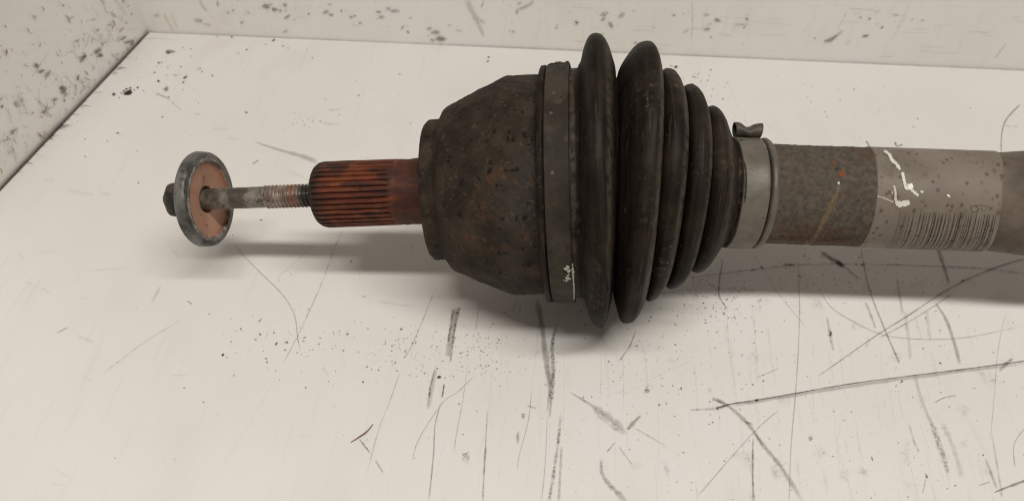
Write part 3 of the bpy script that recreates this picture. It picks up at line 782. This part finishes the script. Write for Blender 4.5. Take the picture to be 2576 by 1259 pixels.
# tube, its crusted part, the label and the flaring end
lathe('crusted_tube', [(s, .0203) for s in np.linspace(.098, .1462, 70)], axis_b, M['crust'], SH, BASE, 220,
      lambda s, x, y: (.00022 * fbm((s * 260, x * 260, y * 260), 4) + .00025 * max(0, fbm((s * 520 + 3, x * 520, y * 520), 3))) * min(1, max(0, (.1450 - s) / .004)))
tp = [(s, .0200) for s in np.linspace(.146, .1935, 24)] + catmull([(.1945, .0200), (.1975, .0201), (.203, .0205), (.210, .0212), (.220, .0220), (.235, .0226), (.30, .0227)], 6)
lathe('tube', tp, axis_b, M['tube'], SH, BASE, 160, rough(.00006, 150, 21))
def facing(t):                         # the label was stuck on crooked: its edges bow along the shaft
    c = math.cos(t - D(38)); return max(c, 0) ** 1.5
def label_shell():
    V, F, AX = [], [], []; nt = 140; ss = np.concatenate([[0], np.linspace(.0015, .9985, 58), [1]])
    for i, u in enumerate(ss):
        for k in range(nt):
            t = 2 * math.pi * k / nt
            s0 = .1450 + .0003 * math.sin(3 * t) - .0034 * facing(t) - .004 * max(0, min(1, (-t + 2 * math.pi * (t > math.pi)) / D(90) - .35)) * (t > math.pi)
            s1 = .1966 + .0003 * math.sin(2 * t + 1) - .0066 * facing(t)
            s = s0 + (s1 - s0) * u; c, d = axis_b(s); e1, e2 = frame(d)
            r = .02062 if 0 < i < 59 else .0199
            V.append(c + r * (math.cos(t) * e1 + math.sin(t) * e2)); AX.append((s, r * math.cos(t), r * math.sin(t)))
    for i in range(59):
        for k in range(nt):
            q = (k + 1) % nt; F.append((i * nt + k, i * nt + q, (i + 1) * nt + q, (i + 1) * nt + k))
    o = mesh_obj('paper_label', V, F, M['label'], SH, BASE, True, {'ax': ('FLOAT_VECTOR', AX)})
    o['label'] = 'worn taupe label wrapped round the tube, with barcode lines'
    return o
LAB = label_shell()

def on_cyl(P0, d, r):
    def f(x, y, h):
        q = ray(x, y); a = q - d * (q @ d); w = CAM - P0; b = w - d * (w @ d); R = r + h
        A, Bq, C = a @ a, 2 * a @ b, b @ b - R * R
        disc = max(Bq * Bq - 4 * A * C, 0)
        return CAM + q * ((-Bq - math.sqrt(disc)) / (2 * A))
    return f
# barcode: worn lines running round the label
BAR = Film(lambda a, b, h: (lambda c, e: c + (.02062 + h) * (math.cos(b) * e[0] + math.sin(b) * e[1]))(axis_b(a)[0], frame(DB)))
s = .1555
th_top = D(24)
while s < .1955:
    w = random.choice((.00018, .00028, .0004, .0006)) * 1.1
    t0 = th_top + random.gauss(0, .01); dk = random.choice(((.028, .022, .018), (.045, .034, .026)))
    al = np.interp(s, [.1555, .162, .174, .197], [.35, .65, .95, .85]); al *= random.uniform(.6, 1)
    ths = np.linspace(t0, D(-80), 14); h = .00006
    pts, cols, ff = [], [], []
    for i, t in enumerate(ths):
        q = s - np.interp(s, [.145, .197], [.0034, .0066]) * facing(t); pts += [(q, t), (q + w, t)]; f = 1 if i else .3
        cols += [(*dk, al * f)] * 2
        if i: ff.append((2 * i - 2, 2 * i - 1, 2 * i + 1, 2 * i))
    BAR.add(pts, cols, .38, ff, h)
    s += w + random.choice((.0003, .00045, .0007, .001))
for _ in range(90):                                               # bright rubbed streaks among the bars
    s0 = random.triangular(.158, .1955, .188); t = random.uniform(D(-75), D(-6)); ln = random.uniform(.05, .35); s0 -= .005 * facing(t)
    BAR.add([(s0, t), (s0 + .00018, t), (s0 + .00018, t - ln), (s0, t - ln)], [(.42, .37, .30, random.uniform(.3, .8))] * 4, .5, [(0, 1, 2, 3)], .0001)
BAR.build('barcode_print', LAB, 'grime', None, BASE)
TX = Film(on_cyl(PB, DB, .02062))
TX.line([(2459, 530), (2449, 534), (2441, 526), (2444, 519), (2454, 518), (2460, 524), (2459, 531)], 3.4, (.05, .04, .03), .7, .35, fade=0)
TX.line([(2452, 518), (2470, 516), (2488, 521), (2498, 519)], 3, (.05, .04, .03), .6, .4, fade=0)
TX.line([(2470, 520), (2468, 527), (2476, 530), (2482, 524)], 3, (.05, .04, .03), .7, .4, fade=0); TX.line([(2486, 530), (2492, 524), (2496, 528)], 3, (.035, .028, .022), .7, .2, fade=0)
TX.build('printed_characters', LAB, 'grime', None, BASE)
# white paint strokes on the label
PT = Film(on_cyl(PB, DB, .02070)); PW = (.80, .78, .72); PWs = dict(soft=.85, fade=.04, brk=.12, wob=.3)
PT.line([(2222, 378), (2236, 388), (2243, 402), (2254, 412), (2264, 427)], [5, 8, 8, 8, 7], PW, 1, **PWs)
PT.line([(2269, 432), (2274, 455), (2279, 477)], 8, PW, 1, **PWs); PT.blob(2289, 468, 9, 8, .3, PW, 1, 0, .9); PT.line([(2279, 476), (2286, 470)], 8, PW, 1, **PWs)
PT.line([(2291, 476), (2300, 484), (2310, 492)], 8, PW, .95, **PWs); PT.blob(2318, 482, 5, 4, .3, PW, .8, .2, .8); PT.blob(2385, 492, 5.5, 3.6, .2, PW, .9, .1, .8)
PT.line([(2205, 493), (2225, 499), (2248, 509)], [3, 5, 5], (.55, .48, .42), .9, **PWs); PT.line([(2248, 466), (2252, 484), (2252, 501), (2257, 513)], [5, 6, 7, 10], (.70, .64, .58), .9, **PWs)
PT.line([(2252, 507), (2262, 513), (2272, 512), (2288, 508)], [9, 16, 14, 13], PW, 1, **PWs); PT.blob(2244, 484, 4, 3, .2, (.6, .52, .46), .7, .2)
PT.line([(2198, 486), (2199, 490)], 3, (.5, .25, .15), .6, .2)
o = PT.build('paint_mark', SH, 'paint', None, BASE); o['label'] = 'white paint strokes on the label'
# rust run on the crusted tube
RU = Film(on_cyl(PB, DB, .0207))
RU.line([(2109, 450), (2104, 484), (2086, 525), (2070, 556), (2048, 598), (2018, 616)], [8, 14, 22, 16, 16, 14], (.23, .165, .10), .75, .35, soft=.4)
RU.line([(2107, 484), (2098, 520), (2108, 545)], 8, (.20, .14, .085), .6, .4)
RU.blob(2116, 437, 10, 12, .2, (.28, .085, .022), .85, .35); RU.blob(2097, 408, 7, 12, .1, (.22, .09, .035), .7, .5); RU.blob(2109, 460, 3, 4, 0, (.7, .68, .62), .9); RU.blob(2106, 424, 8, 6, 0, (.05, .035, .025), .7, .4)
RU.line([(1950, 575), (2040, 590), (2160, 572)], [30, 40, 24], (.15, .06, .025), .5, .75, soft=.3); RU.line([(1950, 598), (2060, 606), (2150, 602)], 14, (.11, .04, .02), .6, .6)
RU.build('rust_run', SH, 'grime', None, BASE)
# dark strip painted for the shaded slot in the narrow clamp, paint splash on the wide clamp
ND = Film(on_cyl(PB, DB, .02300)); ND.line([(1871, 404), (1876, 430), (1876, 470), (1872, 512)], [5, 7, 7, 5], (.014, .011, .009), 1, .1); ND.build('slot_shade', nc, 'grime', None, BASE)
WP = Film(on_cyl(PA, DA, .0489)); WPc = (.62, .60, .52)
WP.line([(1440, 668), (1441, 690), (1443, 720), (1444, 754)], [4, 7, 5, 5], WPc, .95, .25, fade=.03)
for _ in range(26): WP.blob(random.gauss(1430, 6), random.gauss(690, 10), random.uniform(2, 5), random.uniform(1.5, 4), random.uniform(0, 3), WPc, .9, .25, .7)
o = WP.build('paint_splash', wc, 'paint', None, BASE); o['label'] = 'pale paint splash on the edge of the clamp band'

# ------------------------------------------------------------------ bolt in the stub
BB = np.array(axis_a(-.139)[0]); 
BO = empty('axle_bolt', BB, 'grey steel bolt with dark hexagon head screwed into the splined end', 'bolt')
def hexr(s, t, r):
    if s > -.1415 or r < .004: return r
    a = (t + .3) % (math.pi / 3) - math.pi / 6
    return min(r, r * .925 / math.cos(a))
lathe('bolt_head', densify([(-.1398, .0045), (-.1396, .0086), (-.1402, .0089), (-.1412, .0086), (-.1418, .0079), (-.1505, .0079), (-.1520, .0075), (-.1528, .0066), (-.1529, .0040), (-.1529, .0005)], .0006), axis_a, M['head'], BO, BB, 120, rough(.00008, 300, 5), hexr)
lathe('shank', densify([(-.1400, .0046), (-.1085, .0046), (-.1078, .0043)], .0006), axis_a, M['shank'], BO, BB, 72, rough(.00008, 260, 2))
def thr(s, t, r):
    ph = ((s + .1088) / .00172 + t / (2 * math.pi)) % 1.0
    return r - .0013 * abs(2 * ph - 1) ** 1.3
lathe('thread', [(s, .0051) for s in np.arange(-.1086, -.0838, .00018)], axis_a, M['thread'], BO, BB, 72, rough(.00008, 500, 4), thr)

# ------------------------------------------------------------------ dished washer hanging on the bolt
WC = PA + DA * -.1344 + np.array([0, 0, -.0003]); WN = direction(D(-6.848), D(4.077))
WBs = WC - WN * .003
WS = empty('washer', WBs, 'thick grey dished washer with orange inner face hanging on the bolt', 'washer')
def axis_w(s): return WC + WN * s, WN
wd = rough(.00010, 300, 6)
rim = lathe('rim', densify([(-.0022, .0170), (-.0003, .0168), (.0000, .0172), (.0001, .0199), (-.0002, .0204), (-.0008, .0207), (-.0040, .0209), (-.0046, .0206), (-.0050, .0198), (-.0054, .0150), (-.0050, .0060)], .0006), axis_w, M['washer'], WS, WBs, 180, wd)
lathe('flaked_edge', densify([(-.0004, .01655), (.00035, .01685), (.00045, .0175), (.0001, .0183)], .00025), axis_w, M['flaky'], WS, WBs, 200,
      lambda s, x, y: .0003 * fbm((s * 400, x * 400, y * 400), 4))
face = lathe('orange_face', densify([(-.0003, .0167), (-.0011, .0163), (-.0016, .0150), (-.0018, .0062), (-.0020, .0058), (-.0052, .0058)], .0005), axis_w, M['orange'], WS, WBs, 150)
def on_face(x, y, h):
    d = ray(x, y); q = WC + WN * (-.0016 + h); return CAM + d * (((q - CAM) @ WN) / (d @ WN))
FD = Film(on_face)
FD.line([(511, 438), (513, 452), (510, 470), (507, 492)], [5, 8, 6, 3], (.07, .055, .045), .8, .7); FD.blob(520, 566, 4, 3, .3, (.12, .08, .06), .6, .4); FD.blob(505, 540, 3, 2, 0, (.1, .06, .045), .6)
FD.blob(533, 590, 5, 2, .3, (.1, .06, .045), .6, .4)
FD.build('dirt_streak', face, 'grime', None, WBs)

# ------------------------------------------------------------------ loose red fibre on the bench
pts = catmull([(882, 1111), (905, 1096), (923, 1083), (938, 1065)], 6)
ctr = [on_bench(x, y, .0004 + .0006 * math.sin(math.pi * i / (len(pts) - 1))) for i, (x, y) in enumerate(pts)]
V, F = [], []
for i, c in enumerate(ctr):
    d = ctr[min(i + 1, len(ctr) - 1)] - ctr[max(i - 1, 0)]; d /= np.linalg.norm(d)
    e1, e2 = frame(d); r = .00028 * (1 - .5 * abs(2 * i / (len(ctr) - 1) - 1))
    for k in range(6):
        V.append(c + r * (math.cos(k * math.pi / 3) * e1 + math.sin(k * math.pi / 3) * e2))
    if i: F += [((i - 1) * 6 + k, (i - 1) * 6 + (k + 1) % 6, i * 6 + (k + 1) % 6, i * 6 + k) for k in range(6)]
o = mesh_obj('fibre', V, F, M['fibre'], None, ctr[0], True)
o['label'] = 'thin reddish brown fibre lying on the bench below the joint'; o['category'] = 'fibre'
